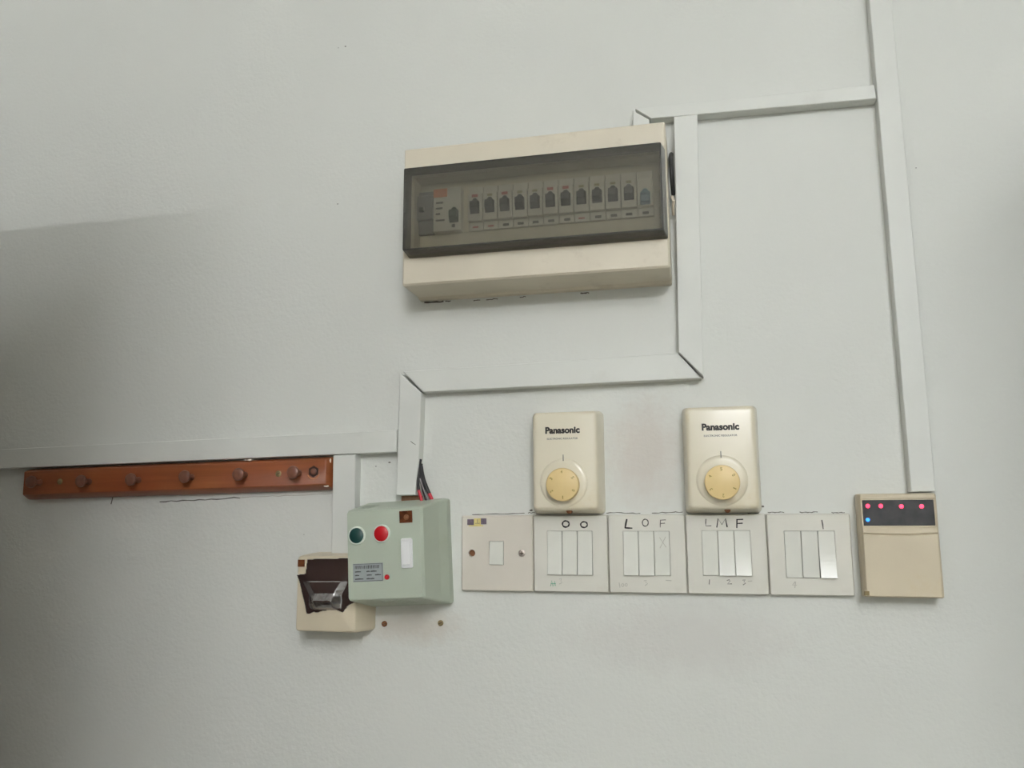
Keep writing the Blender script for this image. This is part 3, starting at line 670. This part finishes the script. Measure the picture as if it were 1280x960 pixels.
loft(bm, [flap_ring(23.5, 0), flap_ring(26.2, 0), flap_ring(27, 0.8)]); fp = obj('flap_cover', bm, M['key'], kp)
def face_ring(d, ins):
    a = [V(223.4 + ins + (72 - 2 * ins) * k / 12, d, zt + 0.9 + ins - 1.4 * math.sin(math.pi * k / 12)) for k in range(13)]
    return a + [V(295.6 - ins, d, 18.8 - ins), V(223.4 + ins, d, 18.8 - ins)]
def hole_ring(d):
    a, b = x0 - 1.7, x1 + 1.7
    return [V(a + (b - a) * k / 12, d, z0 - 1.7) for k in range(13)] + [V(b, d, z1 + 1.7), V(a, d, z1 + 1.7)]
bm = NB(); loft(bm, [face_ring(23.5, 0), face_ring(25.6, 0), face_ring(26.2, 0.6), hole_ring(26.2), hole_ring(23.7)], False, False)
obj('upper_face', bm, M['key'], kp)
x, z = P(1083.5, 741.5, 0.027); bm = NB(); box(bm, x - 2.6, x + 2.6, 26.8, 27.6, z - 2.2, z + 2.2, 0.5); ct = obj('flap_catch', bm, M['brass'], fp)

# ------------------------------------------------------------------ coat rail (rolled to follow the trunking): local mm, origin at its left bottom corner
rx0, rz0, rroll = -821.9, 24.5, 1.0
rail = thing('coat_rail', 'varnished red-brown wooden coat rail with six turned pegs', 'coat rail', rx0, rz0, roll=rroll)
def RP(px, py, d):
    x, z = P(px, py, d); x -= rx0; z -= rz0; a = math.radians(-rroll)
    return (x * math.cos(a) - z * math.sin(a), x * math.sin(a) + z * math.cos(a))
def rpart(name, bm, m, parent=None, sm=38): return obj(name, bm, m, parent or rail, frame='local', smooth=sm)
RW, RH = 444.6, 40.6
bm = NB(); loft(bm, [rect(0, RW, 0, RH, 0.5, 0), rect(0, RW, 0, RH, 0.5, 5), rect(0.6, RW - 0.6, 1.2, RH - 0.5, 0.5, 9.5), rect(2.0, RW - 6, 5.6, RH - 3.6, 1.2, 19.2), rect(2.6, RW - 7, 6.4, RH - 4.4, 1.2, 20)])
rpart('board', bm, M['wood'])
for px, py in ((50.5, 603), (112, 602), (173.5, 600), (240, 596.5), (306.4, 593.7), (373.8, 591.2)):
    x, z = RP(px, py, 0.020); bm = NB()
    lathe(bm, x, z, [(4.2, 19.5), (3.5, 22), (3.1, 28), (4.2, 31.5), (6.6, 33), (7.7, 34.4), (7.9, 36), (7.3, 37.6), (5.6, 38.6), (2.5, 39.0)], 22); rpart('peg', bm, M['peg'])
for px, py in ((348, 592.2), (75, 602)):
    x, z = RP(px, py, 0.020); bm = NB(); lathe(bm, x, z, [(4.0, 19.6), (4.0, 20.3), (2.8, 21.0), (1, 21.1)], 16); sc = rpart('screw', bm, M['brass'])
    bm = NB(); stroke(bm, [(x - 2.4, z - 1), (x + 2.4, z + 1)], 0.8, 21.2); rpart('slot', bm, M['grime'], sc, 0)  # brown line painted for the shade in the slot
x, z = RP(392, 589.4, 0.020); bm = NB()
loft(bm, [[V(x + r * math.cos(math.pi / 3 * k + 0.5), d, z + r * math.sin(math.pi / 3 * k + 0.5)) for k in range(6)] for r, d in ((7.2, 19.8), (7.2, 20.3), (4.6, 20.3), (4.6, 20.05))]); hx = rpart('hexagon_socket', bm, M['stainring'], None, 20)
bm = NB(); lathe(bm, x, z, [(4.0, 19.9), (4.0, 20.6), (3.2, 21.2), (1.2, 21.3)], 16); rpart('bolt_head', bm, M['peg'], hx)
bm = NB(); stroke(bm, [(x + 8.2 * math.cos(math.radians(a)), z - 0.6 + 8.2 * math.sin(math.radians(a))) for a in range(205, 345, 10)], 1.1, 20.15); rpart('scratch_ring', bm, mat('scratched_bare_wood', A(176, 112, 66), 0.5), hx, 0)
def blob(x, z, sx, sz, d):
    bm = NB(); loft(bm, [[V(x + sx * random.uniform(.7, 1.2) * math.cos(k * .628), d, z + sz * random.uniform(.7, 1.2) * math.sin(k * .628)) for k in range(10)]], True, False)
    return rpart('paint_drip', bm, M['paintspot'], None, 0)
for px, py, sx, sz, d in ((312.5, 574.8, 3.2, 1.5, 19.4), (307, 575.2, 1.6, 1.2, 19.4), (413.0, 575.5, 1.3, 3.4, 15.5), (407.5, 607.6, 4.2, 1.1, 17.5)):
    blob(*RP(px, py, d / 1000), sx, sz, d)

# ------------------------------------------------------------------ two screws left in the wall under the starter box
for px, py, m, lb in ((480, 780, 'brownscrew', 'rusty brown screw head in the wall by the film-covered box'), (550.3, 779, 'brass', 'dull brass screw head in the wall below the starter box')):
    x, z = P(px, py, 0.002); bm = NB()
    t = thing('wall_screw', lb, 'screw', x, z)
    lathe(bm, x, z, [(3.4, 0), (3.4, 1.2), (2.4, 2.2), (0.9, 2.3)], 16); obj('head', bm, M[m], t)
    bm = NB(); stroke(bm, [(x - 2, z - 0.8), (x + 2, z + 0.8)], 0.8, 2.4); obj('slot', bm, M['grime'], t, smooth=0)  # slot drawn as a flat line in the recess shade colour
